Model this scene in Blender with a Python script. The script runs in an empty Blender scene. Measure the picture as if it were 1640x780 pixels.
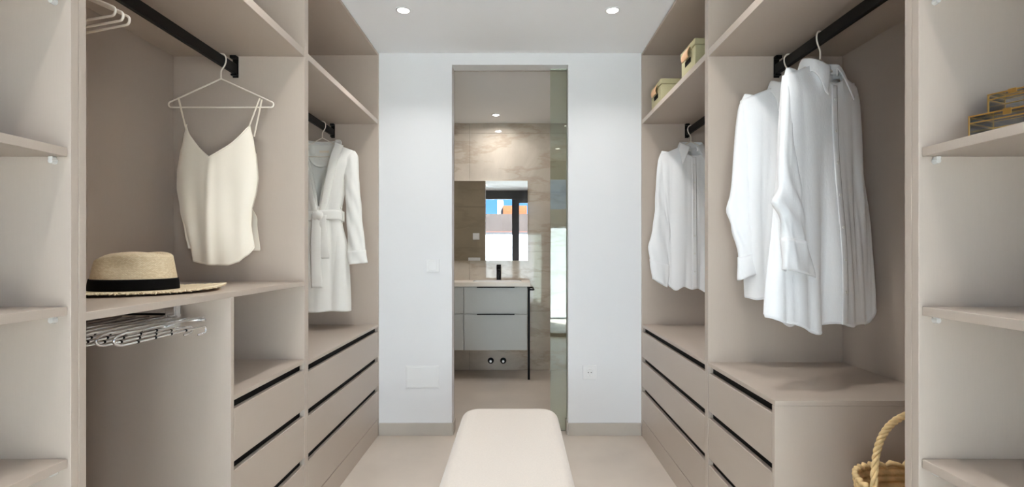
import bpy, bmesh, math, random
from mathutils import Vector, Matrix, noise
random.seed(7)
PI = math.pi
sc = bpy.context.scene
COL = sc.collection

# ------------------------------------------------------------------ camera
CAMZ, F = 1.201, 808.0
cam = bpy.data.cameras.new('camera')
cam.sensor_width = 36.0
cam.lens = F / 1640 * 36
cam.shift_x = -8 / 1640
cam.shift_y = 13 / 1640
cam.clip_start = 0.02
cam_o = bpy.data.objects.new('camera', cam)
cam_o.location = (0, 0, CAMZ)
cam_o.rotation_euler = (PI / 2, 0, 0)
COL.objects.link(cam_o)
sc.camera = cam_o

# ------------------------------------------------------------------ world / sun / exposure
w = bpy.data.worlds.new('sky')
sc.world = w
w.use_nodes = True
nt = w.node_tree
nt.nodes.clear()
tc = nt.nodes.new('ShaderNodeTexCoord')
sep = nt.nodes.new('ShaderNodeSeparateXYZ')
rmp = nt.nodes.new('ShaderNodeValToRGB')
bg = nt.nodes.new('ShaderNodeBackground')
wo = nt.nodes.new('ShaderNodeOutputWorld')
nt.links.new(tc.outputs['Generated'], sep.inputs[0])
nt.links.new(sep.outputs['Z'], rmp.inputs[0])
nt.links.new(rmp.outputs[0], bg.inputs[0])
nt.links.new(bg.outputs[0], wo.inputs[0])
cr = rmp.color_ramp
cr.elements[0].position = 0.0
cr.elements[0].color = (0.24, 0.55, 0.98, 1)
cr.elements[1].position = 0.6
cr.elements[1].color = (0.06, 0.27, 0.72, 1)
e = cr.elements.new(0.18)
e.color = (0.09, 0.38, 0.90, 1)
bg.inputs[1].default_value = 1.5

sun = bpy.data.lights.new('sun', 'SUN')
sun.energy = 62.0
sun.angle = 0.009
sun.color = (0.97, 0.985, 1.0)
sun_o = bpy.data.objects.new('sun', sun)
sun_o.rotation_euler = Vector((-0.55, -0.80, -1.15)).to_track_quat('-Z', 'Y').to_euler()
sun_o.location = (8, 3, 9)
COL.objects.link(sun_o)

vs = sc.view_settings
vs.view_transform = 'Standard'
vs.look = 'None'
vs.gamma = 1.0
vs.use_curve_mapping = False
vs.exposure = 0.13
sc.cycles.max_bounces = 14
sc.cycles.diffuse_bounces = 8
sc.cycles.glossy_bounces = 6
sc.cycles.transparent_max_bounces = 16
DOWN_W = 3.7          # watts of one closet downlight
BATH_W = 4.8

# ------------------------------------------------------------------ materials
def srgb(r, g, b):
    f = lambda c: (c / 255 / 12.92) if c / 255 <= 0.04045 else ((c / 255 + 0.055) / 1.055) ** 2.4
    return (f(r), f(g), f(b), 1)

def mat(name, col, rough=0.5, metal=0.0, spec=0.5, noise_scale=None, noise_amt=0.06, bump=None, bump_scale=80,
        stretch=(1, 1, 1), sheen=0.0, coat=0.0):
    m = bpy.data.materials.new(name)
    m.use_nodes = True
    n = m.node_tree
    b = n.nodes['Principled BSDF']
    b.inputs['Base Color'].default_value = col
    b.inputs['Roughness'].default_value = rough
    b.inputs['Metallic'].default_value = metal
    b.inputs['Specular IOR Level'].default_value = spec
    b.inputs['Sheen Weight'].default_value = sheen
    b.inputs['Coat Weight'].default_value = coat
    t = n.nodes.new('ShaderNodeTexCoord')
    mp = n.nodes.new('ShaderNodeMapping')
    mp.inputs['Scale'].default_value = stretch
    n.links.new(t.outputs['Object'], mp.inputs[0])
    if noise_scale:
        nz = n.nodes.new('ShaderNodeTexNoise')
        nz.inputs['Scale'].default_value = noise_scale
        nz.inputs['Detail'].default_value = 5
        n.links.new(mp.outputs[0], nz.inputs['Vector'])
        r = n.nodes.new('ShaderNodeValToRGB')
        r.color_ramp.elements[0].position = 0.3
        r.color_ramp.elements[1].position = 0.7
        r.color_ramp.elements[0].color = tuple(c * (1 - noise_amt) for c in col[:3]) + (1,)
        r.color_ramp.elements[1].color = tuple(min(1, c * (1 + noise_amt)) for c in col[:3]) + (1,)
        n.links.new(nz.outputs['Fac'], r.inputs[0])
        n.links.new(r.outputs[0], b.inputs['Base Color'])
    if bump:
        nb = n.nodes.new('ShaderNodeTexNoise')
        nb.inputs['Scale'].default_value = bump_scale
        nb.inputs['Detail'].default_value = 4
        n.links.new(mp.outputs[0], nb.inputs['Vector'])
        bp = n.nodes.new('ShaderNodeBump')
        bp.inputs['Strength'].default_value = bump
        bp.inputs['Distance'].default_value = 0.002
        n.links.new(nb.outputs['Fac'], bp.inputs['Height'])
        n.links.new(bp.outputs[0], b.inputs['Normal'])
    return m

def glass_mat(name, tint, refl=1.0, rough=0.0):
    """thin clear pane: transparent, with fresnel mirror reflection"""
    m = bpy.data.materials.new(name)
    m.use_nodes = True
    n = m.node_tree
    n.nodes.clear()
    o = n.nodes.new('ShaderNodeOutputMaterial')
    tr = n.nodes.new('ShaderNodeBsdfTransparent')
    tr.inputs[0].default_value = tint
    gl = n.nodes.new('ShaderNodeBsdfGlossy')
    gl.inputs['Roughness'].default_value = rough
    fr = n.nodes.new('ShaderNodeFresnel')
    fr.inputs[0].default_value = 1.5
    mu = n.nodes.new('ShaderNodeMath')
    mu.operation = 'MULTIPLY'
    mu.inputs[1].default_value = refl
    mx = n.nodes.new('ShaderNodeMixShader')
    n.links.new(fr.outputs[0], mu.inputs[0])
    n.links.new(mu.outputs[0], mx.inputs[0])
    n.links.new(tr.outputs[0], mx.inputs[1])
    n.links.new(gl.outputs[0], mx.inputs[2])
    n.links.new(mx.outputs[0], o.inputs[0])
    return m

def emis_mat(name, col, s):
    m = bpy.data.materials.new(name)
    m.use_nodes = True
    n = m.node_tree
    n.nodes.clear()
    o = n.nodes.new('ShaderNodeOutputMaterial')
    em = n.nodes.new('ShaderNodeEmission')
    em.inputs[0].default_value = col
    em.inputs[1].default_value = s
    n.links.new(em.outputs[0], o.inputs[0])
    return m

def marble_mat(name, base, vein, rough, scale=1.6):
    m = bpy.data.materials.new(name)
    m.use_nodes = True
    n = m.node_tree
    b = n.nodes['Principled BSDF']
    b.inputs['Roughness'].default_value = rough
    t = n.nodes.new('ShaderNodeTexCoord')
    mp = n.nodes.new('ShaderNodeMapping')
    mp.inputs['Rotation'].default_value = (0.3, 0.6, 0.4)
    n.links.new(t.outputs['Object'], mp.inputs[0])
    n1 = n.nodes.new('ShaderNodeTexNoise')
    n1.inputs['Scale'].default_value = scale
    n1.inputs['Detail'].default_value = 9
    n1.inputs['Roughness'].default_value = 0.62
    n1.inputs['Distortion'].default_value = 0.7
    n.links.new(mp.outputs[0], n1.inputs['Vector'])
    r = n.nodes.new('ShaderNodeValToRGB')
    els = r.color_ramp.elements
    els[0].position, els[0].color = 0.32, tuple(c * 0.80 for c in base[:3]) + (1,)
    els[1].position, els[1].color = 0.70, tuple(min(1, c * 1.16) for c in base[:3]) + (1,)
    n.links.new(n1.outputs['Fac'], r.inputs[0])
    # thin soft veins running diagonally
    mp2 = n.nodes.new('ShaderNodeMapping')
    mp2.inputs['Rotation'].default_value = (0.0, 0.75, 0.0)
    mp2.inputs['Scale'].default_value = (0.8, 1, 2.6)
    n.links.new(t.outputs['Object'], mp2.inputs[0])
    n2 = n.nodes.new('ShaderNodeTexNoise')
    n2.inputs['Scale'].default_value = scale * 0.9
    n2.inputs['Detail'].default_value = 7
    n2.inputs['Roughness'].default_value = 0.6
    n.links.new(mp2.outputs[0], n2.inputs['Vector'])
    r2 = n.nodes.new('ShaderNodeValToRGB')
    e2 = r2.color_ramp.elements
    e2[0].position, e2[0].color = 0.46, (0, 0, 0, 1)
    e2[1].position, e2[1].color = 0.54, (0, 0, 0, 1)
    pk = e2.new(0.50); pk.color = (0.55, 0.55, 0.55, 1)
    n.links.new(n2.outputs['Fac'], r2.inputs[0])
    mx = n.nodes.new('ShaderNodeMixRGB')
    mx.inputs['Color2'].default_value = vein
    n.links.new(r2.outputs[0], mx.inputs['Fac'])
    n.links.new(r.outputs[0], mx.inputs['Color1'])
    n.links.new(mx.outputs[0], b.inputs['Base Color'])
    return m

def weave_mat(name, c1, c2, su, sv, bump=0.5):
    m = bpy.data.materials.new(name)
    m.use_nodes = True
    n = m.node_tree
    b = n.nodes['Principled BSDF']
    b.inputs['Roughness'].default_value = 0.75
    b.inputs['Specular IOR Level'].default_value = 0.25
    t = n.nodes.new('ShaderNodeTexCoord')
    mp = n.nodes.new('ShaderNodeMapping')
    mp.inputs['Scale'].default_value = (su, sv, 1)
    n.links.new(t.outputs['UV'], mp.inputs[0])
    br = n.nodes.new('ShaderNodeTexBrick')
    br.inputs['Color1'].default_value = c1
    br.inputs['Color2'].default_value = c2
    br.inputs['Mortar'].default_value = tuple(c * 0.72 for c in c2[:3]) + (1,)
    br.inputs['Scale'].default_value = 1.0
    br.inputs['Mortar Size'].default_value = 0.06
    br.inputs['Mortar Smooth'].default_value = 0.8
    br.inputs['Brick Width'].default_value = 1.0
    br.inputs['Row Height'].default_value = 0.5
    n.links.new(mp.outputs[0], br.inputs['Vector'])
    n.links.new(br.outputs['Color'], b.inputs['Base Color'])
    bp = n.nodes.new('ShaderNodeBump')
    bp.inputs['Strength'].default_value = bump
    bp.inputs['Distance'].default_value = 0.002
    bp.invert = True
    n.links.new(br.outputs['Fac'], bp.inputs['Height'])
    n.links.new(bp.outputs[0], b.inputs['Normal'])
    return m

M = {
    'taupe': mat('taupe_laminate', srgb(183, 169, 156), 0.36, spec=0.5, noise_scale=420, noise_amt=0.012, stretch=(1, 1, 0.06)),
    'wall': mat('white_paint', srgb(226, 226, 227), 0.7, spec=0.3, bump=0.03, bump_scale=220),
    'ceil': mat('ceiling_paint', srgb(246, 247, 249), 0.8, spec=0.2),
    'floor': mat('stone_floor', srgb(199, 187, 174), 0.38, spec=0.45, noise_scale=2.2, noise_amt=0.09),
    'skirt': mat('stone_skirting', srgb(182, 174, 164), 0.45, spec=0.4, noise_scale=3.5, noise_amt=0.07),
    'tile': marble_mat('marble_tile', srgb(194, 183, 169), srgb(162, 143, 124), 0.05),
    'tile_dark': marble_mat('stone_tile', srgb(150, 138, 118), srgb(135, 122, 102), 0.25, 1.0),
    'grout': mat('grout', srgb(150, 138, 126), 0.9, spec=0.1),
    'black': mat('black_metal', srgb(11, 11, 12), 0.45, spec=0.25),
    'gap': mat('dark_groove', srgb(14, 12, 11), 0.7, spec=0.2),
    'anthracite': mat('anthracite_frame', srgb(58, 60, 64), 0.45),
    'chrome': mat('chrome', srgb(236, 236, 237), 0.16, metal=1.0),
    'gold': mat('brass', srgb(240, 196, 112), 0.28, metal=1.0),
    'cream_wire': mat('cream_wire', srgb(236, 227, 214), 0.4),
    'satin': mat('champagne_satin', srgb(240, 229, 212), 0.48, spec=0.35, sheen=0.25, bump=0.06, bump_scale=140),
    'robe': mat('white_cotton_robe', srgb(238, 236, 230), 0.85, spec=0.1, sheen=0.3, bump=0.25, bump_scale=260),
    'shirt': mat('white_muslin', srgb(243, 243, 243), 0.85, spec=0.1, sheen=0.2, bump=0.30, bump_scale=120, stretch=(1.4, 1.4, 0.5)),
    'button': mat('pearl_button', srgb(240, 238, 232), 0.2, spec=0.7),
    'straw': weave_mat('hat_straw', srgb(238, 221, 190), srgb(222, 200, 164), 90, 26, 0.5),
    'straw_fringe': mat('frayed_straw', srgb(240, 224, 192), 0.75, spec=0.2),
    'ribbon': mat('black_ribbon', srgb(9, 9, 10), 0.8, spec=0.1),
    'seagrass': mat('woven_palm', srgb(222, 192, 142), 0.7, spec=0.25, noise_scale=38, noise_amt=0.22, bump=0.4, bump_scale=90),
    'boucle': mat('cream_boucle', srgb(222, 212, 200), 0.9, spec=0.08, sheen=0.35, bump=0.5, bump_scale=340, noise_scale=160, noise_amt=0.03),
    'wood_leg': mat('oak_leg', srgb(176, 140, 100), 0.5),
    'olive': mat('olive_fabric', srgb(182, 175, 140), 0.8, spec=0.15, bump=0.2, bump_scale=400, noise_scale=260, noise_amt=0.04),
    'leather': mat('peach_leather', srgb(226, 180, 138), 0.55),
    'clear': mat('clear_plastic', srgb(206, 203, 199), 0.25, spec=0.4),
    'plastic': mat('white_plastic', srgb(229, 229, 229), 0.35),
    'plastic_dim': mat('socket_recess', srgb(212, 212, 212), 0.45),
    'vanity': mat('grey_green_lacquer', srgb(192, 193, 190), 0.4),
    'stone_top': mat('cream_solid_surface', srgb(236, 226, 212), 0.3),
    'ceramic': mat('white_ceramic', srgb(245, 245, 245), 0.12),
    'mirror': mat('mirror', (0.93, 0.94, 0.93, 1), 0.0, metal=1.0),
    'pane': glass_mat('window_glass', (0.97, 0.985, 0.98, 1), 0.8),
    'green_glass': glass_mat('green_door_glass', (0.82, 0.87, 0.81, 1), 1.7),
    'box_glass': glass_mat('box_glass', (0.975, 0.985, 0.99, 1), 2.6),
    'frost': mat('frosted_white_glass', srgb(232, 240, 242), 0.35),
    'terrace': mat('terrace_tile', srgb(214, 208, 200), 0.6, noise_scale=3, noise_amt=0.05),
    'render_white': mat('white_render', srgb(130, 127, 122), 0.8),
    'render_grey': mat('dark_stone_render', srgb(54, 48, 46), 0.9, noise_scale=1.2, noise_amt=0.15),
    'terracotta': mat('terracotta', srgb(78, 38, 24), 0.8, noise_scale=3, noise_amt=0.2),
    'orange': mat('orange_render', srgb(100, 50, 14), 0.8),
    'lamp_on': emis_mat('lamp_lens', (1.0, 0.96, 0.90, 1), 14.0),
}

# ------------------------------------------------------------------ helpers
def tag(o, label=None, cat=None, group=None, kind=None):
    if label: o['label'] = label
    if cat: o['category'] = cat
    if group: o['group'] = group
    if kind: o['kind'] = kind
    return o

def thing(name, loc, label=None, cat=None, group=None, kind=None, rotz=0.0):
    o = bpy.data.objects.new(name, None)
    o.empty_display_size = 0.05
    o.location = loc
    o.rotation_euler = (0, 0, rotz)
    COL.objects.link(o)
    return tag(o, label, cat, group, kind)

def root_loc(o):
    while o.parent: o = o.parent
    return Vector(o.location)

def mk(name, verts, faces, m, parent=None, smooth=False, local=False, uvs=None):
    """one mesh object; verts are world coordinates unless local"""
    off = Vector((0, 0, 0))
    if parent is not None and not local: off = root_loc(parent)
    me = bpy.data.meshes.new(name)
    me.from_pydata([tuple(Vector(v) - off) for v in verts], [], faces)
    me.materials.append(M[m])
    if uvs:
        ul = me.uv_layers.new(name='UVMap')
        for li, l in enumerate(me.loops): ul.data[li].uv = uvs[l.vertex_index]
    if smooth:
        me.polygons.foreach_set('use_smooth', [True] * len(me.polygons))
    me.update()
    o = bpy.data.objects.new(name, me)
    COL.objects.link(o)
    if parent is not None: o.parent = parent
    return o

def geo_box(x0, x1, y0, y1, z0, z1, bev=0.0):
    bm = bmesh.new()
    vs_ = [bm.verts.new(p) for p in ((x0, y0, z0), (x1, y0, z0), (x1, y1, z0), (x0, y1, z0),
                                     (x0, y0, z1), (x1, y0, z1), (x1, y1, z1), (x0, y1, z1))]
    for f in ((0, 3, 2, 1), (4, 5, 6, 7), (0, 1, 5, 4), (1, 2, 6, 5), (2, 3, 7, 6), (3, 0, 4, 7)):
        bm.faces.new([vs_[i] for i in f])
    if bev > 0:
        bmesh.ops.bevel(bm, geom=list(bm.edges), offset=bev, segments=2 if bev > 0.003 else 1, affect='EDGES', profile=0.5)
    bm.verts.ensure_lookup_table()
    bm.verts.index_update()
    V = [v.co.copy() for v in bm.verts]
    Fs = [[v.index for v in f.verts] for f in bm.faces]
    bm.free()
    return V, Fs

def join(parts):
    V, Fs = [], []
    for v, f in parts:
        k = len(V)
        V += list(v)
        Fs += [[i + k for i in ff] for ff in f]
    return V, Fs

def box(name, x0, x1, y0, y1, z0, z1, m, parent=None, bev=0.0007, local=False, smooth=False):
    if x1 < x0: x0, x1 = x1, x0
    if y1 < y0: y0, y1 = y1, y0
    V, Fs = geo_box(x0, x1, y0, y1, z0, z1, bev)
    return mk(name, V, Fs, m, parent, local=local, smooth=smooth)

def geo_tube(pts, r, n=8, closed=False, caps=True):
    pts = [Vector(p) for p in pts]
    N = len(pts)
    rr = r if isinstance(r, (list, tuple)) else [r] * N
    V, Fs = [], []
    t_prev, nrm = None, None
    for i in range(N):
        a = pts[(i - 1) % N] if (closed or i > 0) else pts[i]
        b = pts[(i + 1) % N] if (closed or i < N - 1) else pts[i]
        t = (b - a).normalized()
        if nrm is None:
            ref = Vector((0, 0, 1)) if abs(t.z) < 0.9 else Vector((1, 0, 0))
            nrm = (ref - t * ref.dot(t)).normalized()
        else:
            q = t_prev.rotation_difference(t)
            nrm = q @ nrm
            nrm = (nrm - t * nrm.dot(t)).normalized()
        bn = t.cross(nrm)
        for k in range(n):
            ang = 2 * PI * k / n
            V.append(pts[i] + (nrm * math.cos(ang) + bn * math.sin(ang)) * rr[i])
        t_prev = t
    for i in range(N if closed else N - 1):
        j = (i + 1) % N
        for k in range(n):
            k2 = (k + 1) % n
            Fs.append([i * n + k, j * n + k, j * n + k2, i * n + k2])
    if caps and not closed:
        Fs.append([k for k in range(n)])
        Fs.append([(N - 1) * n + k for k in reversed(range(n))])
    return V, Fs

def tube(name, pts, r, m, parent=None, n=8, closed=False, local=False):
    V, Fs = geo_tube(pts, r, n, closed)
    return mk(name, V, Fs, m, parent, smooth=True, local=local)

def smooth_path(pts, sub=6, closed=False):
    P = [Vector(p) for p in pts]
    out, N = [], len(P)
    for i in range(N if closed else N - 1):
        g = lambda k: P[k % N] if closed else P[max(0, min(N - 1, k))]
        p0, p1, p2, p3 = g(i - 1), g(i), g(i + 1), g(i + 2)
        for s in range(sub):
            t = s / sub
            out.append(0.5 * ((2 * p1) + (p2 - p0) * t + (2 * p0 - 5 * p1 + 4 * p2 - p3) * t * t + (3 * p1 - p0 - 3 * p2 + p3) * t ** 3))
    if not closed: out.append(P[-1])
    return out

def geo_grid(nu, nv, fn, closed=False):
    """fn(u, v) -> point, u, v in 0..1; closed wraps u"""
    V, Fs, UV = [], [], []
    cu = nu if closed else nu + 1
    for j in range(nv + 1):
        for i in range(cu):
            V.append(Vector(fn(i / nu, j / nv)))
            UV.append((i / nu, j / nv))
    for j in range(nv):
        for i in range(nu):
            i2 = (i + 1) % cu
            Fs.append([j * cu + i, j * cu + i2, (j + 1) * cu + i2, (j + 1) * cu + i])
    return V, Fs, UV

def lathe(name, prof, center, axis, m, parent=None, n=24, local=False):
    """prof: list of (radius, along axis)"""
    ax = Vector(axis).normalized()
    a = ax.orthogonal().normalized()
    b = ax.cross(a)
    c = Vector(center)
    V, Fs = [], []
    for r, h in prof:
        for k in range(n):
            t = 2 * PI * k / n
            V.append(c + ax * h + (a * math.cos(t) + b * math.sin(t)) * r)
    for j in range(len(prof) - 1):
        for k in range(n):
            k2 = (k + 1) % n
            Fs.append([j * n + k, j * n + k2, (j + 1) * n + k2, (j + 1) * n + k])
    Fs.append(list(reversed(range(n))))
    Fs.append([(len(prof) - 1) * n + k for k in range(n)])
    o = mk(name, V, Fs, m, parent, smooth=False, local=local)
    return o

def interp(tab, x):
    if x <= tab[0][0]: return tab[0][1]
    for (a, va), (b, vb) in zip(tab, tab[1:]):
        if x <= b:
            t = (x - a) / (b - a)
            t = t * t * (3 - 2 * t) * 0.5 + t * 0.5
            return va + (vb - va) * t
    return tab[-1][1]

def sstep(a, b, x):
    t = max(0.0, min(1.0, (x - a) / (b - a)))
    return t * t * (3 - 2 * t)

def solid(o, t):
    s = o.modifiers.new('thickness', 'SOLIDIFY')
    s.thickness = t
    s.offset = 0
    return o

# ------------------------------------------------------------------ room shell
H = 2.5
YB = 3.30            # closet back wall
YW = -0.35           # window wall, inner face
XL, XR = -0.903, 0.813          # wardrobe front planes
XLB, XRB = -1.461, 1.386        # wardrobe back panel faces
WL, WR = -1.482, 1.407          # room side walls
DL, DR, DH = -0.425, 0.335, 2.4225   # doorway
YI = 3.42            # bathroom side of the partition
BB = 5.105           # bathroom back wall (tile face)
BL, BR = -1.90, 1.15

def struct(name, parts, m, label, cat):
    V, Fs = join(parts)
    o = mk(name, V, Fs, m)
    tag(o, label, cat, kind='structure')
    return o

struct('floor', [geo_box(WL - .14, WR + .14, YW - .16, YI, -0.12, 0)], 'floor', 'beige grey stone floor of the walk-in closet', 'floor')
struct('floor_bathroom', [geo_box(BL - .14, BR + .14, YI, BB + .2, -0.12, -0.0005)], 'floor', 'beige stone floor of the bathroom beyond the doorway', 'floor')
struct('ceiling', [geo_box(WL - .14, WR + .14, YW - .16, YI, H, H + .2)], 'ceil', 'plain white closet ceiling', 'ceiling')
struct('ceiling_bathroom', [geo_box(BL - .14, BR + .14, YI, BB + .2, H, H + .2)], 'ceil', 'plain bathroom ceiling seen through the doorway', 'ceiling')
wall_back = struct('wall_back', [geo_box(WL, DL, YB, YI - .012, 0, H), geo_box(DR, WR, YB, YI - .012, 0, H), geo_box(DL, DR, YB, YI - .012, DH, H)],
       'wall', 'white painted wall around the bathroom doorway', 'wall')
struct('wall_left', [geo_box(WL - .14, WL, YW - .16, YI, 0, H)], 'wall', 'white side wall behind the left wardrobes', 'wall')
struct('wall_right', [geo_box(WR, WR + .14, YW - .16, YI, 0, H)], 'wall', 'white side wall behind the right wardrobes', 'wall')
WX0, WX1, WZ1 = -1.32, 1.25, 2.485
struct('wall_front', [geo_box(WL, WX0, YW - .16, YW, 0, H), geo_box(WX1, WR, YW - .16, YW, 0, H), geo_box(WX0, WX1, YW - .16, YW, WZ1, H)],
       'wall', 'white wall around the terrace window', 'wall')

# skirting
def skirt(name, x0, x1, label):
    o = box(name, x0, x1, YB - 0.012, YB - 0.0005, 0.0005, 0.081, 'skirt', bev=0.001)
    tag(o, label, 'baseboard', kind='structure')
skirt('baseboard_left', XL + 0.004, DL, 'grey stone skirting left of the doorway')
skirt('baseboard_right', DR, XR - 0.004, 'grey stone skirting right of the doorway')
for nm, x0, x1, lb in (('trim_1', DL, DL + 0.010, 'stone skirting return in left door reveal'), ('trim_2', DR - 0.010, DR, 'stone skirting return in right door reveal')):
    o = box(nm, x0, x1, YB + 0.002, YI - 0.014, 0.0005, 0.081, 'skirt', bev=0.001)
    tag(o, lb, 'trim', kind='structure')

# bathroom walls, with their tiles one by one
def tile_wall(name, u0, u1, make, joints_u, joints_z, m, label, core):
    root = struct(name, [core], 'grout', label, 'wall')
    us = [u0] + [u for u in joints_u if u0 < u < u1] + [u1]
    zs = [0.0] + [z for z in joints_z if 0 < z < H] + [H]
    g = 0.0010
    for a, b in zip(us, us[1:]):
        for c, d in zip(zs, zs[1:]):
            V, Fs = make(a + g, b - g, c + g, d - g)
            mk('tile', V, Fs, m, root)
JZ = [0.6, 1.2, 1.8, 2.4]
JU = [-1.68, -0.48, 0.72]
tile_wall('wall_bathroom_back', BL, BR, lambda a, b, c, d: geo_box(a, b, BB, BB + .010, c, d, 0.0006), JU, JZ, 'tile',
          'beige marble tiled bathroom wall behind the vanity', geo_box(BL - .14, BR + .14, BB + .0095, BB + .2, 0, H))
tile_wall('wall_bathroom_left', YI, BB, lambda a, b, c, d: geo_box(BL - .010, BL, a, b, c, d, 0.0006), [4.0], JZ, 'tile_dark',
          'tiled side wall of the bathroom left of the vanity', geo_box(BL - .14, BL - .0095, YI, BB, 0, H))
tile_wall('wall_bathroom_right', YI, BB, lambda a, b, c, d: geo_box(BR, BR + .010, a, b, c, d, 0.0006), [4.0], JZ, 'tile',
          'tiled side wall of the bathroom at the shower end', geo_box(BR + .0095, BR + .14, YI, BB, 0, H))
root = struct('wall_bathroom_front', [geo_box(BL, DL, YI - .011, YI - .001, 0, H), geo_box(DR, BR, YI - .011, YI - .001, 0, H), geo_box(DL, DR, YI - .011, YI - .001, DH, H)],
              'grout', 'stone tiled bathroom side of the doorway wall, seen in the mirror', 'wall')
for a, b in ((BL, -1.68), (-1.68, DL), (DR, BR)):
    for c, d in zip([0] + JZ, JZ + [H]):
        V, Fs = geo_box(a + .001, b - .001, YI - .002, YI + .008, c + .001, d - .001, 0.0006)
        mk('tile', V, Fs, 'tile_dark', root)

# window behind the camera
win = thing('window_1', (0, YW - .08, 0), 'anthracite framed sliding terrace window, seen in the bathroom mirror', 'window', kind='structure')
yw0, yw1 = YW - .12, YW - .04
box('window_head', WX0, WX1, yw0, yw1, 2.30, WZ1, 'anthracite', win)
box('window_sill', WX0, WX1, yw0, yw1, 0.0, 0.05, 'anthracite', win)
box('window_stile', WX0, WX0 + .07, yw0, yw1, .05, 2.30, 'anthracite', win)
box('window_stile', WX1 - .07, WX1, yw0, yw1, .05, 2.30, 'anthracite', win)
box('window_stile', -0.105, -0.03, yw0 + .002, yw0 + .04, .05, 2.30, 'anthracite', win)
box('window_stile', -0.03, 0.045, yw1 - .04, yw1 - .002, .05, 2.30, 'anthracite', win)
box('window_rail', 0.045, WX1 - .07, yw1 - .04, yw1 - .002, 2.22, 2.30, 'anthracite', win)
box('pane', WX0 + .07, -0.105, yw0 + .018, yw0 + .024, .05, 2.30, 'pane', win, bev=0)
box('pane', 0.045, WX1 - .07, yw1 - .024, yw1 - .018, .05, 2.22, 'pane', win, bev=0)

# ------------------------------------------------------------------ outside
struct('ground', [geo_box(-60, 60, -90, -2.6, -3.2, -3.0)], 'terrace', 'pale ground far below the terrace', 'ground')
struct('floor_terrace', [geo_box(-4, 4, -2.6, YW - .16, -.2, -0.01)], 'terrace', 'pale tiled terrace outside the window', 'floor')
t = thing('privacy_screen', (0, -2.3, 0), 'frosted white glass privacy screen at the terrace edge, seen in the mirror', 'screen')
for k in range(5):
    box('glass_panel', -3.0 + k * 1.2 + .006, -1.8 + k * 1.2 - .006, -2.312, -2.300, 0.02, 1.64, 'frost', t)
box('top_rail', -3.0, 3.0, -2.33, -2.285, 1.642, 1.682, 'anthracite', t)
h = thing('neighbour_house', (-1, -21, -3), 'grey neighbouring house with terracotta roof edge, seen in the mirror', 'building')
box('wall', -16, 14, -27, -20, -3.0, 3.45, 'render_grey', h, bev=0)
box('roof', -16.5, 14.5, -20, -18.6, 1.9, 2.35, 'terracotta', h, bev=.02)
box('lower_wall', -16.2, 14.2, -20, -19, -3.0, 1.9, 'render_white', h, bev=0)
box('stair_tower', -0.85, 0.6, -23, -20.5, 3.45, 4.0, 'orange', h, bev=0)
box('chimney', -1.2, -0.85, -22, -20.7, 3.45, 4.35, 'render_white', h, bev=0)

# ------------------------------------------------------------------ sliding glass door in the doorway
dr = thing('door_1', (0.28, 3.372, 0), 'clear greenish sliding glass door pushed open to the right of the doorway', 'door', kind='structure')
box('glass_leaf', 0.222, DR - 0.0005, 3.368, 3.376, 0.004, DH - .001, 'green_glass', dr, bev=0)

# ------------------------------------------------------------------ wardrobes
PT = 0.016      # board thickness
class Side:
    def __init__(s, sgn):
        s.s = sgn
        s.front = XL if sgn < 0 else XR
        s.back = XLB if sgn < 0 else XRB
    def b(s, name, d0, d1, y0, y1, z0, z1, m, parent, bev=0.0007):
        """d0, d1: depth measured from the front plane into the wardrobe"""
        return box(name, s.front + s.s * d0, s.front + s.s * d1, y0, y1, z0, z1, m, parent, bev)
    @property
    def depth(s): return abs(s.back - s.front)

G = 0.0004
def carcass(S, y0, y1, name, label, base=True):
    t = thing(name, ((S.front + S.back) / 2, (y0 + y1) / 2, 0), label, 'wardrobe')
    D = S.depth
    S.b('side_panel', 0, D, y0, y0 + .018, 0, 2.494, 'taupe', t)
    S.b('side_panel', 0, D, y1 - .018, y1, 0, 2.494, 'taupe', t)
    S.b('back_panel', D + G, D + .012, y0, y1, 0, 2.494, 'taupe', t)
    S.b('top_panel', 0.001, D, y0 + .018 + G, y1 - .018 - G, 2.478, 2.494, 'taupe', t)
    if base:
        S.b('bottom_panel', 0.002, D, y0 + .018 + G, y1 - .018 - G, .095, .111, 'taupe', t)
        S.b('plinth', 0.002, .018, y0 + .018 + G, y1 - .018 - G, 0, .0945, 'taupe', t)
    return t

def drawer(S, t, y0, y1, z0, z1, gap=.024):
    z1, gap = z1 - .005, gap + .005
    d = S.b('drawer', 0.001, .019, y0 + .002, y1 - .002, z0, z1, 'taupe', t, 0.0012)
    S.b('handle_groove', 0.021, .026, y0 + .002, y1 - .002, z1 - .03, z1 + gap - G, 'gap', d, 0)
    S.b('drawer_box', 0.0265, .45, y0 + .02, y1 - .02, z0 + .02, z1 - .035, 'taupe', d, 0)
    return d

RZ = 1.974
def rod(S, t, y0, y1, xo):
    """hanging rod, y0..y1 the faces of the side panels"""
    r = box('hanging_rod', xo - .009, xo + .009, y0 + .004, y1 - .004, RZ - .021, RZ + .021, 'black', t, 0.002)
    for yy, sg in ((y0, 1), (y1, -1)):
        V, Fs = join([geo_box(xo - .012, xo + .012, min(yy + sg * .0004, yy + sg * .0034), max(yy + sg * .0004, yy + sg * .0034), RZ - .034, RZ + .054, .0006),
                      geo_box(xo - .0125, xo + .0125, min(yy + sg * .0036, yy + sg * .02), max(yy + sg * .0036, yy + sg * .02), RZ - .029, RZ - .0216, .0006),
                      geo_box(xo - .0125, xo + .0125, min(yy + sg * .0036, yy + sg * .026), max(yy + sg * .0036, yy + sg * .026), RZ + .042, RZ + .054, .0006)])
        mk('rod_bracket', V, Fs, 'black', r)
    return r
ROD_L, ROD_R = -1.196, 1.103

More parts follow.
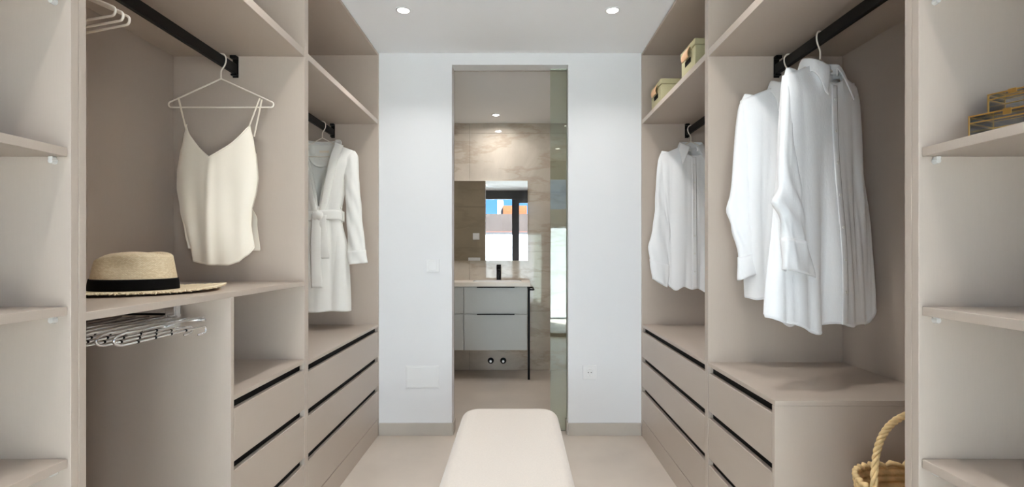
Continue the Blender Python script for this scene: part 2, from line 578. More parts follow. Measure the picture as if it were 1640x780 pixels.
L, R = Side(-1), Side(1)
YA0, YA1 = 2.1655, 3.2995       # far module
YM0, YM1 = 1.0398, 2.1648       # middle module
YC0, YC1 = 0.0, 1.0390          # near module

def far_module(S, label, xo):
    t = carcass(S, YA0, YA1, 'wardrobe', label, base=False)
    D = S.depth
    a, b = YA0 + .018 + G, YA1 - .018 - G
    S.b('shelf', 0.0015, D - G, a, b, 2.031, 2.059, 'taupe', t)
    S.b('chest_top', 0.0015, D - G, a, b, .711, .727, 'taupe', t)
    S.b('plinth', 0.002, .018, a, b, 0, .110, 'taupe', t)
    for z0, z1 in ((.518, .686), (.325, .492), (.114, .299)):
        drawer(S, t, a, b, z0, z1)
    rod(S, t, YA0 + .018, YA1 - .018, xo)
    return t
far_module(L, 'taupe wardrobe section left of the doorway, holding the white robe above three drawers', ROD_L)
far_module(R, 'taupe wardrobe section right of the doorway, with two olive boxes on top shelf', ROD_R)

# middle left: hanging space, long shelf, cubby with drawers and a trouser pull-out
tL = carcass(L, YM0, YM1, 'wardrobe', 'taupe wardrobe section on the left with camisole, straw hat shelf and open cubby')
a, b = YM0 + .018 + G, YM1 - .018 - G
D = L.depth
L.b('shelf', 0.0015, D - G, a, b, 2.031, 2.062, 'taupe', tL)
L.b('shelf', 0.0015, D - G, a, b, 1.056, 1.074, 'taupe', tL)
L.b('partition', 0.0005, D - G, 1.593, 1.611, .1115, 1.0555, 'taupe', tL)
L.b('cubby_shelf', 0.0015, D - G, 1.6115, b, .726, .742, 'taupe', tL)
for z0, z1 in ((.530, .703), (.325, .506), (.114, .300)):
    drawer(L, tL, 1.6115, b, z0, z1, .023)
rod(L, tL, YM0 + .018, YM1 - .018, ROD_L)

tR = carcass(R, YM0, YM1, 'wardrobe', 'taupe wardrobe section on the right with two shirts above a low drawer chest')
D = R.depth
R.b('shelf', 0.0015, D - G, a, b, 2.031, 2.062, 'taupe', tR)
R.b('chest_top', 0.0015, D - G, 1.593, b, .714, .730, 'taupe', tR)
R.b('partition', 0.0005, D - G, 1.593, 1.609, .1115, .7135, 'taupe', tR)
for z0, z1 in ((.524, .690), (.325, .500), (.114, .300)):
    drawer(R, tR, 1.6095, b, z0, z1, .0235)
rod(R, tR, YM0 + .018, YM1 - .018, ROD_R)

def pin(S, shelf, d, y, z):
    x = S.front + S.s * d
    V1 = geo_box(x - .005, x + .005, y - .011, y, z - .007, z - .0004, .0015)
    V2 = geo_tube([(x, y, z - .009), (x, y - .010, z - .010)], [.007, .005], 10)
    V, Fs = join([V1, V2])
    mk('shelf_pin', V, Fs, 'clear', shelf)

def near_module(S, label):
    t = carcass(S, YC0, YC1, 'shelf_unit', label)
    D = S.depth
    for z in (.470, .782, 1.090, 1.411, 1.733, 2.055):
        sh = S.b('shelf', 0.0055, D - G, YC0 + .019, YC1 - .0195, z - .018, z, 'taupe', t)
        for d in (.032, .50):
            pin(S, sh, d, YC1 - .0186, z - .018)
    return t
near_module(L, 'open taupe shelf unit at the left edge with empty shelves').__setitem__('category', 'shelves')
near_module(R, 'open taupe shelf unit at the right edge with brass glass boxes').__setitem__('category', 'shelves')

# ------------------------------------------------------------------ downlights
def downlight(x, y, label, cat_group, watts, spread=125):
    t = thing('downlight', (x, y, H), label, 'light', cat_group)
    V, Fs = [], []
    n = 32
    for r, z in ((.0305, -.0003), (.0405, -.0003), (.0405, -.004), (.033, -.006), (.0305, -.002)):
        for k in range(n):
            V.append((r * math.cos(2 * PI * k / n), r * math.sin(2 * PI * k / n), z))
    for j in range(4):
        for k in range(n):
            k2 = (k + 1) % n
            Fs.append([j * n + k, j * n + k2, (j + 1) * n + k2, (j + 1) * n + k])
    mk('trim_ring', V, Fs, 'plastic', t, smooth=True, local=True)
    V = [(.030 * math.cos(2 * PI * k / n), .030 * math.sin(2 * PI * k / n), z) for z in (-.0032, -.0008) for k in range(n)]
    Fs = [list(reversed(range(n))), list(range(n, 2 * n))] + [[k, (k + 1) % n, n + (k + 1) % n, n + k] for k in range(n)]
    mk('lens', V, Fs, 'lamp_on', t, local=True)
    ld = bpy.data.lights.new('downlight_beam', 'AREA')
    ld.shape = 'DISK'
    ld.size = .056
    ld.energy = watts
    ld.color = (1.0, 0.985, 0.965)
    ld.spread = math.radians(spread)
    lo = bpy.data.objects.new('downlight_beam', ld)
    lo.location = (0, 0, -.0075)
    lo.parent = t
    COL.objects.link(lo)
    return t
gd = 'recessed closet downlights'
downlight(-0.611, 2.712, 'lit recessed ceiling downlight above the left of the doorway', gd, DOWN_W)
downlight(0.5135, 2.712, 'lit recessed ceiling downlight above the right of the doorway', gd, DOWN_W)
downlight(-0.611, 1.55, 'recessed ceiling downlight over the left side of the bench', gd, DOWN_W)
downlight(0.5135, 1.55, 'recessed ceiling downlight over the right side of the bench', gd, DOWN_W)
downlight(-0.611, 0.39, 'recessed ceiling downlight by the left shelf unit', gd, DOWN_W)
downlight(0.5135, 0.39, 'recessed ceiling downlight by the right shelf unit', gd, DOWN_W)
downlight(-0.20, 4.79, 'lit bathroom downlight above the vanity', 'bathroom downlights', BATH_W, 170)
downlight(-1.15, 4.30, 'bathroom downlight left of the doorway', 'bathroom downlights', BATH_W, 170)
downlight(0.75, 4.30, 'bathroom downlight over the shower end', 'bathroom downlights', BATH_W, 170)

# ------------------------------------------------------------------ bench
bench = thing('bench', (-0.0335, 1.80, 0), 'cream boucle upholstered bench with rounded corners standing in the aisle', 'bench')
def bench_block(x0, x1, y0, y1, z0, z1, rc, re):
    """rounded-rectangle prism with soft upper and lower edges"""
    def ring(inset, z, n=10):
        out = []
        r = max(rc - inset, .005)
        for cx, cy, a0 in ((x1 - rc, y1 - rc, 0), (x0 + rc, y1 - rc, PI / 2), (x0 + rc, y0 + rc, PI), (x1 - rc, y0 + rc, 1.5 * PI)):
            for k in range(n + 1):
                a_ = a0 + PI / 2 * k / n
                out.append((cx + r * math.cos(a_), cy + r * math.sin(a_), z))
        return out
    rows = [ring(re, z0)]
    rows[0] = ring(re * .6, z0)
    for k in range(0, 7):
        a_ = PI / 2 * k / 6
        if k == 0: rows.append(ring(0.0, z0 + re * .6)); rows.append(ring(0.0, (z0 + z1) / 2))
        rows.append(ring(re * (1 - math.cos(a_)), z1 - re + re * math.sin(a_) - .004))
    rows.append(ring(re + .02, z1 - .0015))
    rows.append(ring(re + .045, z1))
    n = len(rows[0])
    V = [p for r_ in rows for p in r_]
    Fs = []
    for j in range(len(rows) - 1):
        for k in range(n):
            k2 = (k + 1) % n
            Fs.append([j * n + k, j * n + k2, (j + 1) * n + k2, (j + 1) * n + k])
    Fs.append(list(reversed(range(n))))
    Fs.append([(len(rows) - 1) * n + k for k in range(n)])
    return V, Fs
V, Fs = bench_block(-.262, .195, 1.16, 2.462, .13, .45, .085, .045)
mk('seat', V, Fs, 'boucle', bench, smooth=True)
for x in (-.19, .123):
    for y in (1.27, 2.35):
        V, Fs = geo_tube([(x, y, 0), (x, y, .1305)], [.014, .022], 16)
        mk('leg', V, Fs, 'wood_leg', bench, smooth=False)

# ------------------------------------------------------------------ wall plates
def plate(name, x0, x1, z0, z1, y, label, cat, th=.009):
    t = thing(name, ((x0 + x1) / 2, y, z0), label, cat)
    box('frame', x0, x1, y - th, y - .0003, z0, z1, 'plastic', t, .002)
    return t
t = plate('light_switch', -.592, -.507, 1.066, 1.152, YB, 'white wall switch left of the doorway', 'switch')
box('rocker', -.578, -.521, YB - .0125, YB - .0092, 1.080, 1.138, 'plastic', t, .0015)
t = plate('access_panel', -.727, -.510, .307, .454, YB, 'white blank cover plate low on the wall left of doorway', 'panel', .004)
box('cover', -.719, -.518, YB - .006, YB - .0042, .315, .446, 'plastic', t, .0008)
t = plate('wall_socket', .429, .521, .367, .459, YB, 'white wall socket right of the doorway', 'socket')
lathe('socket_ring', [(.026, 0), (.026, .004), (.0215, .004), (.0205, .0005)], (.475, YB - .0092, .413), (0, -1, 0), 'plastic', t, 32)
for dx in (-.0095, .0095):
    lathe('contact_hole', [(.0028, 0), (.0028, .0015)], (.475 + dx, YB - .0099, .413), (0, -1, 0), 'gap', t, 12)
box('earth_clip', .473, .477, YB - .0125, YB - .0098, .430, .437, 'chrome', t, 0)
box('earth_clip', .473, .477, YB - .0125, YB - .0098, .389, .396, 'chrome', t, 0)
t = thing('light_switch', (-.546, YI + .008, 1.36), 'white switch on the bathroom wall, seen in the mirror', 'switch')
box('frame', -.59, -.502, YI + .0083, YI + .017, 1.36, 1.448, 'plastic', t, .002)
box('rocker', -.575, -.517, YI + .0172, YI + .020, 1.375, 1.433, 'plastic', t, .0015)
t = thing('wall_socket', (-.57, YI + .008, 1.03), 'white double socket on the bathroom wall, low in the mirror', 'socket')
box('frame', -.65, -.49, YI + .0083, YI + .017, 1.035, 1.121, 'plastic', t, .002)

# ------------------------------------------------------------------ bathroom furniture
VF = 4.73
v = thing('vanity_unit', (-.5, (VF + BB) / 2, 0), 'grey green bathroom vanity with black handles and a black leg', 'vanity')
box('body', -1.10, .095, VF + .021, BB - .001, .276, .872, 'vanity', v)
for x0, x1 in ((-.4945, .096), (-1.10, -.5015)):
    for z0, z1 in ((.620, .866), (.277, .612)):
        d = box('drawer', x0, x1, VF, VF + .02, z0, z1, 'vanity', v, .001)
        if x0 > -.6:
            box('handle', -.375, -.023, VF - .014, VF - .0004, z1 - .004, z1 + .006, 'black', d, .001)
box('leg', .100, .122, VF - .004, VF + .018, 0, .872, 'black', v)
box('side_frame', .100, .122, VF + .0185, BB - .002, .85, .872, 'black', v)
V, Fs = geo_tube([(.1225, VF + .03, .842), (.150, VF + .03, .842), (.158, VF + .045, .842), (.158, BB - .06, .842), (.150, BB - .05, .842), (.1225, BB - .05, .842)], .008, 10)
mk('towel_rail', V, Fs, 'black', v, smooth=True)
ct = thing('washbasin_top', (-.5, (VF + BB) / 2, .873), 'cream countertop with white basin on the vanity', 'countertop')
box('slab', -1.11, .126, VF - .012, BB - .001, .8732, .913, 'stone_top', ct, .002)
V, Fs, UV = geo_grid(48, 6, lambda u, vv: (-.19 + (.235 - .02 * vv * vv) * math.copysign(abs(math.cos(2 * PI * u)) ** .5, math.cos(2 * PI * u)),
                                         4.89 + (.105 - .012 * vv * vv) * math.copysign(abs(math.sin(2 * PI * u)) ** .5, math.sin(2 * PI * u)), .9135 + .006 * math.sin(PI * vv) + .001 * vv), True)
mk('basin_rim', V, Fs, 'ceramic', ct, smooth=True)
f = thing('basin_tap', (-.182, 5.03, .913), 'black column tap standing behind the basin', 'tap')
lathe('column', [(.027, 0), (.027, .005), (.0225, .006), (.0225, .135), (.0215, .137)], (-.182, 5.045, .9135), (0, 0, 1), 'black', f, 24)
V, Fs = geo_tube([(-.182, 5.03, 1.02), (-.182, 4.92, 1.012)], .011, 12)
mk('spout', V, Fs, 'black', f, smooth=True)
lathe('lever', [(.0225, 0), (.0225, .018), (.020, .020)], (-.182, 5.045, 1.0515), (0, 0, 1), 'black', f, 24)
mr = thing('wall_mirror', (-.55, BB - .01, 1.11), 'frameless mirror above the vanity reflecting the terrace window', 'mirror')
box('backing', -1.20, .106, BB - .012, BB - .0006, 1.112, 1.914, 'plastic', mr, 0)
box('mirror_glass', -1.201, .107, BB - .017, BB - .0122, 1.110, 1.915, 'mirror', mr, 0)
for k, x in enumerate((-.265, -.139)):
    t = thing('stop_valve', (x, BB, .099), ('left' if k == 0 else 'right') + ' round chrome stop valve on the wall below the vanity', 'valve', 'stop valves under the vanity')
    lathe('rosette', [(.031, .0005), (.031, .006), (.022, .009)], (x, BB, .099), (0, -1, 0), 'black', t, 24)
    lathe('spindle', [(.014, 0), (.014, .03), (.011, .034)], (x, BB - .009, .099), (0, -1, 0), 'chrome', t, 20)

# ------------------------------------------------------------------ clothes hangers
HP = []
def hanger_shapes():
    def line(p, q, n): return [Vector(p).lerp(Vector(q), k / n) for k in range(n)]
    # left tip: arm comes down at about 24 degrees, turns round a 10 mm radius into the bar
    cx, cz, r = -.2005, -.1785, .0115
    sl = math.atan2(.1, .212)
    tip = [Vector((cx + r * math.cos(t_), 0, cz + r * math.sin(t_))) for t_ in [PI / 2 + sl + (PI - sl) * k / 12 for k in range(13)]]
    neck = (0, 0, -.0745)
    rt = [Vector((-p.x, 0, p.z)) for p in reversed(tip)]
    P = line(neck, tip[0], 10) + tip[:-1] + line(tip[-1], rt[0], 14) + rt[:-1] + line(rt[-1], neck, 10)
    hook = smooth_path([(0, 0, -.073), (0, 0, -.050), (.003, 0, -.038), (.014, 0, -.022), (.0200, 0, -.004), (.0185, 0, .014), (.009, 0, .0258),
                        (-.006, 0, .0262), (-.0155, 0, .016), (-.0175, 0, .002)], 5)
    return P, hook
HFRAME, HHOOK = hanger_shapes()
def hanger(x, y, label, group=None, rotz=0.0, k=1.0):
    t = thing('clothes_hanger', (x, y, RZ), label, 'hanger', group, rotz=rotz)
    V, Fs = geo_tube([Vector((p.x * k, p.y, p.z)) for p in HFRAME], .0030, 8, True)
    mk('hanger_frame', V, Fs, 'cream_wire', t, True, True)
    fl = -1 if x > 0 else 1
    V, Fs = geo_tube([Vector((p.x * fl, p.y, p.z)) for p in HHOOK], .0028, 8)
    mk('hook', V, Fs, 'cream_wire', t, True, True)
    return t
TH = math.radians(25)
D_CAM, D_ROBE, D_S1, D_S2, D_S3 = 2.039, 3.10, 1.835, 2.045, 3.20
hanger(ROD_L, D_CAM, 'cream wire hanger carrying the champagne camisole')
hanger(ROD_L, D_ROBE, 'cream wire hanger inside the white robe', k=.88)
hanger(ROD_L, 2.338, 'empty cream hanger peeking past the divider before the robe')
for k, (y, lb) in enumerate(((1.360, 'empty cream hanger at top left, farthest of three'), (1.332, 'empty cream hanger at top left, middle of three'),
                             (1.300, 'empty cream hanger at top left, nearest of three'))):
    hanger(ROD_L, y, lb, 'empty hangers at top left', rotz=math.radians(-18 + 1.5 * k))
hanger(ROD_R, D_S1, 'cream wire hanger in the nearer right-hand white shirt', rotz=TH, k=.9)
hanger(ROD_R, D_S2, 'cream wire hanger in the farther right-hand white shirt', k=.9)
hanger(ROD_R, D_S3, 'cream wire hanger in the shirt beside the doorway', k=.9)

# ------------------------------------------------------------------ garments
def fold(x, v, seed, ks=(24, 43, 71)):
    """soft ridges with tighter valleys, drifting sideways as they fall"""
    t = 0
    for i, k in enumerate(ks):
        ph = k * x + seed * (1.7 + i) + (1.3 - .4 * i) * math.sin(2.3 * v + seed + i)
        g = .65 + .5 * math.sin(3.1 * v * (1 + .4 * i) + seed * 3 + 7 * x)
        t += (1 - 2 * abs(math.sin(ph / 2)) ** .75) / (1 + .55 * i) * g
    return t / 1.5

def spow(c, p): return math.copysign(abs(c) ** p, c)

def body_fn(wtab, hem, seed, amp=(.006, .026), t_body=(.045, .06), neck=.066, zsh=1.893, slope=.42, vneck=None, cx=None, back=1.0):
    """garment trunk hung over a hanger: returns fn(u, v); u=0.25 front centre; z relative to the floor"""
    def fn(u, v):
        a_ = 2 * PI * u
        c, s = math.cos(a_), -math.sin(a_)
        xn, yn = spow(c, .85), spow(s, .55)
        xt = xn * interp(wtab, 0)
        ax = abs(xt)
        zt = zsh - slope * ax
        ttop = .010
        nk = 1 - sstep(neck * .85, neck * 1.15, ax)
        if yn < 0:
            if vneck:
                zv = vneck[1] + (zsh - slope * vneck[0] - vneck[1]) * min(1, ax / vneck[0])
                zt = zv if ax < vneck[0] else zt
            else:
                zt = zt * (1 - nk) + nk * (zsh - .03 - .062 * math.sqrt(max(0, 1 - (ax / (neck * 1.15)) ** 2)))
        else:
            zt = zt * (1 - nk) + nk * (zsh - .024)
        ttop = .010 * (1 - nk) + .046 * nk
        zh = hem(xn, yn)
        z = zt + (zh - zt) * v
        vv = (zsh - z) / (zsh - zh)
        w_ = interp(wtab, vv)
        tb = t_body[0] + (t_body[1] - t_body[0]) * vv
        tt = ttop + (tb - ttop) * sstep(0, .16, vv)
        A = amp[0] + (amp[1] - amp[0]) * sstep(.03, .75, vv)
        x = xn * w_
        y = yn * tt * (back if yn > 0 else 1)
        fl = fold(x + (0 if yn < 0 else 1.3), vv, seed) * A
        y += fl * (abs(yn) ** 1.5) * (back if yn > 0 else 1)
        x += .004 * math.sin(9 * vv + seed * 2 + 3 * yn) * abs(xn) * sstep(.1, .4, vv)
        if cx: x += cx(vv)
        z += .003 * math.sin(26 * x + seed) * v
        return (x, y, z - RZ)
    return fn

def sleeve_fn(path, widths, thick, seed, amp=.006, slant=0.0, elbow=None):
    P = smooth_path([(x, y, z) for x, y, z in path], 8)
    n = len(P) - 1
    def fn(u, v):
        f_ = v * n
        i = min(n - 1, int(f_))
        p = P[i].lerp(P[i + 1], f_ - i)
        tg = (P[min(n, i + 1)] - P[max(0, i - 1 if i else 0)]).normalized()
        side = Vector((tg.z, 0, -tg.x)).normalized()
        a_ = 2 * PI * u
        wv, tv = interp(widths, v), interp(thick, v)
        c, s = math.cos(a_), math.sin(a_)
        q = p + side * spow(c, .8) * wv + Vector((0, 1, 0)) * spow(s, .7) * tv
        if elbow: q.x += elbow[1] * math.exp(-((v - elbow[0]) / .05) ** 2) * max(0, (q.x - p.x) * math.copysign(1, elbow[1]) / wv)
        q.z += slant * (q.x - p.x) / wv * sstep(.72, 1, v)
        k = fold(c * wv * 1.6 + 2 * (s > 0), v * 1.4, seed, (34, 58, 91)) * amp * sstep(0, .2, v)
        k += .0035 * math.sin(30 * v + 5 * c + seed) * sstep(.25, .6, v)
        q += Vector((side.x * spow(c, .8) * .4, spow(s, .7), side.z * .2)) * k
        return (q.x, q.y, q.z - RZ)
    return fn

def add_sleeve(t, name, m, path, widths, thick, seed, cuff=None, amp=.006, slant=0.0, elbow=None):
    fn = sleeve_fn(path, widths, thick, seed, amp, slant, elbow)
    V, Fs, UV = geo_grid(56, 54, fn, True)
    o = solid(mk(name, V, Fs, m, t, True, True), .0016)
    if cuff:
        v0 = 1 - cuff
        def cf(u, v):
            q = fn(u, v0 + (1 - v0) * v + 0.0)
            c = fn(0, v0 + (1 - v0) * v); d = fn(.5, v0 + (1 - v0) * v)
            mid = Vector(((c[0] + d[0]) / 2, (c[1] + d[1]) / 2, (c[2] + d[2]) / 2))
            q = Vector(q)
            off = (q - mid)
            return q + off.normalized() * .0022 + Vector((0, 0, -.003 * v))
        V, Fs, UV = geo_grid(56, 8, cf, True)
        solid(mk('cuff', V, Fs, m, o, True, True), .0025)
    return o

def shirt(x, y, rotz, label, seed, wtab, zhem, lpath, lw, lt, rpath, rw, rt, hem_tail=.05, cuffs=(.13, .13), slant=0.0, elbow=None):
    t = thing('shirt', (x, y, RZ), label, 'shirt', rotz=rotz)
    m = 'shirt'
    hem = lambda xn, yn: zhem + hem_tail * abs(xn) ** 4 + (.012 if yn > 0 else 0) + .008 * math.sin(5 * xn + seed) + .011 * math.sin(11 * xn + 2.3 * seed) * (1 - abs(yn) * .2)
    fn = body_fn(wtab, hem, seed, back=.6)
    V, Fs, UV = geo_grid(150, 80, fn, True)
    bd = solid(mk('shirt_body', V, Fs, m, t, True, True), .0016)
    # hem stitching roll
    V, Fs = geo_tube([fn(k / 150, 1.0) for k in range(150)], .0016, 6, True)
    mk('hem', V, Fs, m, bd, True, True)
    add_sleeve(t, 'sleeve', m, lpath, lw, lt, seed + 1, cuffs[0], slant=slant, elbow=elbow)
    add_sleeve(t, 'sleeve', m, rpath, rw, rt, seed + 2, cuffs[1])
    # placket with buttons
    def pf(u, v):
        uu = .25 + (.5 - u) * .030
        p = Vector(fn(uu, .012 + .985 * v))
        c = Vector(fn(.25, .012 + .985 * v))
        return Vector((c.x + (u - .5) * .030, min(p.y, c.y) - .0035 - .0015 * math.sin(PI * u), c.z))
    V, Fs, UV = geo_grid(6, 60, pf)
    pl = solid(mk('placket', V, Fs, m, t, True, True), .002)
    for k in range(7):
        p = Vector(pf(.5, .06 + .135 * k))
        lathe('button', [(.0052, 0), (.0055, .0012), (.0045, .0022), (.0030, .0016)], p + Vector((0, -.0012, 0)), (0, -1, 0), 'button', pl, 16, True)
    # collar: stand, roll and falling leaf with points
    def cf(u, v):
        ang = -PI / 2 + (u - .5) * 2 * (PI - .26) + PI     # back of the neck in the middle of the strip
        fr = abs(u - .5) * 2
        cx_, cy_ = math.cos(ang), math.sin(ang)
        zb = 1.867 - .040 * fr ** 2
        rx, ry = .068, .050
        stand = .040 - .010 * fr ** 3
        if v < .4:
            k = v / .4
            return (rx * cx_ * (1 + .02 * k), ry * cy_ * (1 + .02 * k), zb + stand * k - RZ)
        k = (v - .4) / .6
        drop = .054 + .062 * sstep(.62, 1, fr)
        flare = .018 + .022 * sstep(.55, 1, fr)
        roll = math.sin(min(1, k * 2.2) * PI / 2)
        px = rx * cx_ + math.copysign(1, cx_) * flare * k * (.4 + .6 * abs(cx_)) + (math.copysign(.020, u - .5) * -1 * k * sstep(.8, 1, fr) if False else 0)
        if fr > .75: px += math.copysign(.030 * k * sstep(.75, 1, fr), cx_)
        py = ry * cy_ * (1 + .28 * k * (.5 + .5 * abs(cy_))) + (.003 * roll * math.copysign(1, cy_))
        return (px, py - (.012 * k if fr > .6 else 0), zb + stand + .005 * math.sin(k * PI) * (1 - k) - drop * k ** 1.15 - RZ)
    V, Fs, UV = geo_grid(64, 16, cf)
    solid(mk('collar', V, Fs, m, t, True, True), .003)
    V, Fs = geo_box(-.011, .011, .040, .0415, 1.846 - RZ, 1.868 - RZ)
    mk('neck_label', V, Fs, 'ribbon', t, local=True)['label'] = 'small black neck label'
    return t

W0 = [(0, .192), (.12, .198), (.35, .195), (.7, .185), (1, .175)]
# nearer shirt on the right: turned, wide, left sleeve swung forward
shirt(ROD_R, D_S1, TH, 'white muslin shirt on the right, nearest and turned to show its buttons', 1.3,
      [(0, .190), (.12, .197), (.35, .215), (.7, .250), (1, .284)], .935,
      [(-.152, .0, 1.838), (-.168, -.008, 1.72), (-.186, -.018, 1.6), (-.206, -.030, 1.45), (-.216, -.040, 1.36), (-.214, -.050, 1.27), (-.20, -.058, 1.13)],
      [(0, .026), (.12, .040), (.5, .046), (.68, .052), (.85, .050), (1, .070)], [(0, .010), (.15, .020), (.6, .020), (1, .022)],
      [(.165, .0, 1.835), (.185, .015, 1.72), (.205, .022, 1.55), (.220, .025, 1.40), (.232, .025, 1.25), (.235, .025, 1.12)],
      [(0, .026), (.12, .038), (.6, .045), (1, .042)], [(0, .010), (.15, .020), (1, .022)], slant=-.022, elbow=(.66, -.03))
# farther shirt on the right
shirt(ROD_R, D_S2, 0.0, 'white muslin shirt on the right, half hidden behind the nearer shirt', 4.1, W0, .985,
      [(-.155, .0, 1.834), (-.174, -.005, 1.72), (-.188, -.015, 1.55), (-.196, -.02, 1.38), (-.187, -.025, 1.24), (-.182, -.03, 1.105)],
      [(0, .026), (.12, .040), (.6, .050), (.72, .050), (.85, .034), (1, .036)], [(0, .010), (.15, .022), (1, .022)],
      [(.165, .0, 1.832), (.18, .0, 1.72), (.195, .0, 1.5), (.20, 0, 1.3), (.20, 0, 1.12)],
      [(0, .026), (.12, .040), (.6, .05), (1, .04)], [(0, .010), (.15, .022), (1, .022)], slant=.014, elbow=(.62, -.018))
# shirt beside the doorway
shirt(ROD_R, D_S3, 0.0, 'white muslin shirt hanging beside the doorway, half behind the divider', 2.6,
      [(0, .192), (.12, .196), (.35, .19), (.7, .175), (1, .165)], .965,
      [(-.155, .0, 1.834), (-.172, -.005, 1.72), (-.182, -.01, 1.55), (-.186, -.015, 1.40), (-.202, -.02, 1.22), (-.203, -.025, 1.005)],
      [(0, .03), (.12, .042), (.5, .046), (.75, .062), (.9, .060), (1, .044)], [(0, .010), (.15, .022), (1, .024)],
      [(.165, .0, 1.832), (.175, .0, 1.72), (.19, .0, 1.5), (.20, 0, 1.3), (.20, 0, 1.06)],
      [(0, .026), (.12, .040), (.6, .05), (1, .045)], [(0, .010), (.15, .022), (1, .022)], slant=-.026, elbow=(.80, -.012))

# ---- robe
rb = thing('bathrobe', (ROD_L, D_ROBE, RZ), 'white hooded bathrobe with tied belt hanging left of the doorway', 'bathrobe')
wr = [(0, .195), (.10, .19), (.25, .138), (.42, .113), (.48, .118), (.62, .152), (.8, .162), (1, .168)]
rf = body_fn(wr, lambda xn, yn: .838, 5.5, amp=(.002, .012), t_body=(.05, .07), neck=.08, vneck=(.088, 1.44), zsh=1.89, slope=.36)
V, Fs, UV = geo_grid(150, 80, rf, True)
solid(mk('robe_body', V, Fs, 'robe', rb, True, True), .003)
for sg in (-1, 1):
    add_sleeve(rb, 'sleeve', 'robe',
               [(sg * .165, 0, 1.815), (sg * .176, -.005, 1.72), (sg * .190, -.01, 1.56), (sg * .205, -.015, 1.36), (sg * .2245, -.02, 1.13)],
               [(0, .035), (.12, .050), (.4, .042), (.7, .046), (1, .056)], [(0, .012), (.15, .03), (1, .03)], 6.0 + sg, .10, .004)
# lapels running from the hood to the belt
for sg in (-1, 1):
    def lf(u, v, sg=sg):
        z = 1.868 - v * (1.868 - 1.425)
        xe = sg * (.086 * (1 - v) + .002)
        k = .5 + (u - .5)
        uu = .25 - sg * .001
        yb = -.020 - .040 * sstep(0, .25, v) - .006 * math.sin(PI * u) - .006
        return (xe + sg * u * .046 * (1 - .25 * v), yb + .014 * u, z - RZ - .018 * u)
    V, Fs, UV = geo_grid(8, 40, lf)
    solid(mk('lapel', V, Fs, 'robe', rb, True, True), .006)
def hoodf(u, v):
    ang = PI * (0.0 + u)
    r = .088 + .026 * math.sin(PI * v) + .004 * math.sin(9 * u + 4 * v)
    return (r * math.cos(ang) * (1 + .08 * v), -.012 + (.05 + .035 * math.sin(PI * v)) * math.sin(ang) - .012 * abs(math.cos(ang)), 1.880 + .014 * math.sin(PI * min(1, v * 1.4)) - .15 * v * v * math.sin(ang) - .045 * v * abs(math.cos(ang)) - RZ)
V, Fs, UV = geo_grid(40, 16, hoodf)
solid(mk('hood', V, Fs, 'robe', rb, True, True), .006)
def beltf(u, v):
    a_ = 2 * PI * u
    w_ = .126
    prof = math.sin(PI * min(max(v, 0), 1))
    return (w_ * spow(math.cos(a_), .85), (.072 + .003 * prof) * -spow(math.sin(a_), .6), 1.448 - .060 * v + .006 * math.sin(a_ * 2) - RZ)
V, Fs, UV = geo_grid(72, 6, beltf, True)
bl = solid(mk('belt', V, Fs, 'robe', rb, True, True), .006)
def strip(x0, x1, z0, z1, w0, w1, y0, y1, sd):
    def g(u, v):
        x = x0 + (x1 - x0) * v + (u - .5) * (w0 + (w1 - w0) * v) + .003 * math.sin(7 * v + sd)
        return (x, y0 + (y1 - y0) * v - .004 * math.sin(PI * u) + .003 * math.sin(11 * v + sd), z0 + (z1 - z0) * v - RZ)
    return geo_grid(8, 30, g)
V, Fs, UV = strip(-.006, .004, 1.43, .985, .056, .066, -.088, -.100, 1)
solid(mk('belt_tail', V, Fs, 'robe', bl, True, True), .005)
V, Fs, UV = strip(.030, .050, 1.42, 1.16, .046, .054, -.083, -.090, 2.4)
solid(mk('belt_tail', V, Fs, 'robe', bl, True, True), .005)
V, Fs, UV = geo_grid(24, 12, lambda u, v: (.004 + .034 * math.sin(PI * v) * math.cos(2 * PI * u), -.086 + .018 * math.sin(PI * v) * math.sin(2 * PI * u), 1.418 + .030 * math.cos(PI * v) + .004 * math.sin(6 * PI * u) - RZ), True)
mk('belt_knot', V, Fs, 'robe', bl, True, True)
V, Fs = geo_tube([(.119, -.02, 1.47 - RZ), (.127, -.02, 1.455 - RZ), (.133, -.02, 1.42 - RZ), (.129, -.02, 1.385 - RZ), (.119, -.02, 1.375 - RZ)], .0025, 6)
mk('belt_loop', V, Fs, 'robe', rb, True, True)
V, Fs = geo_box(-.03, .03, .030, .0315, 1.815 - RZ, 1.828 - RZ)
mk('neck_label', V, Fs, 'satin', rb, local=True)

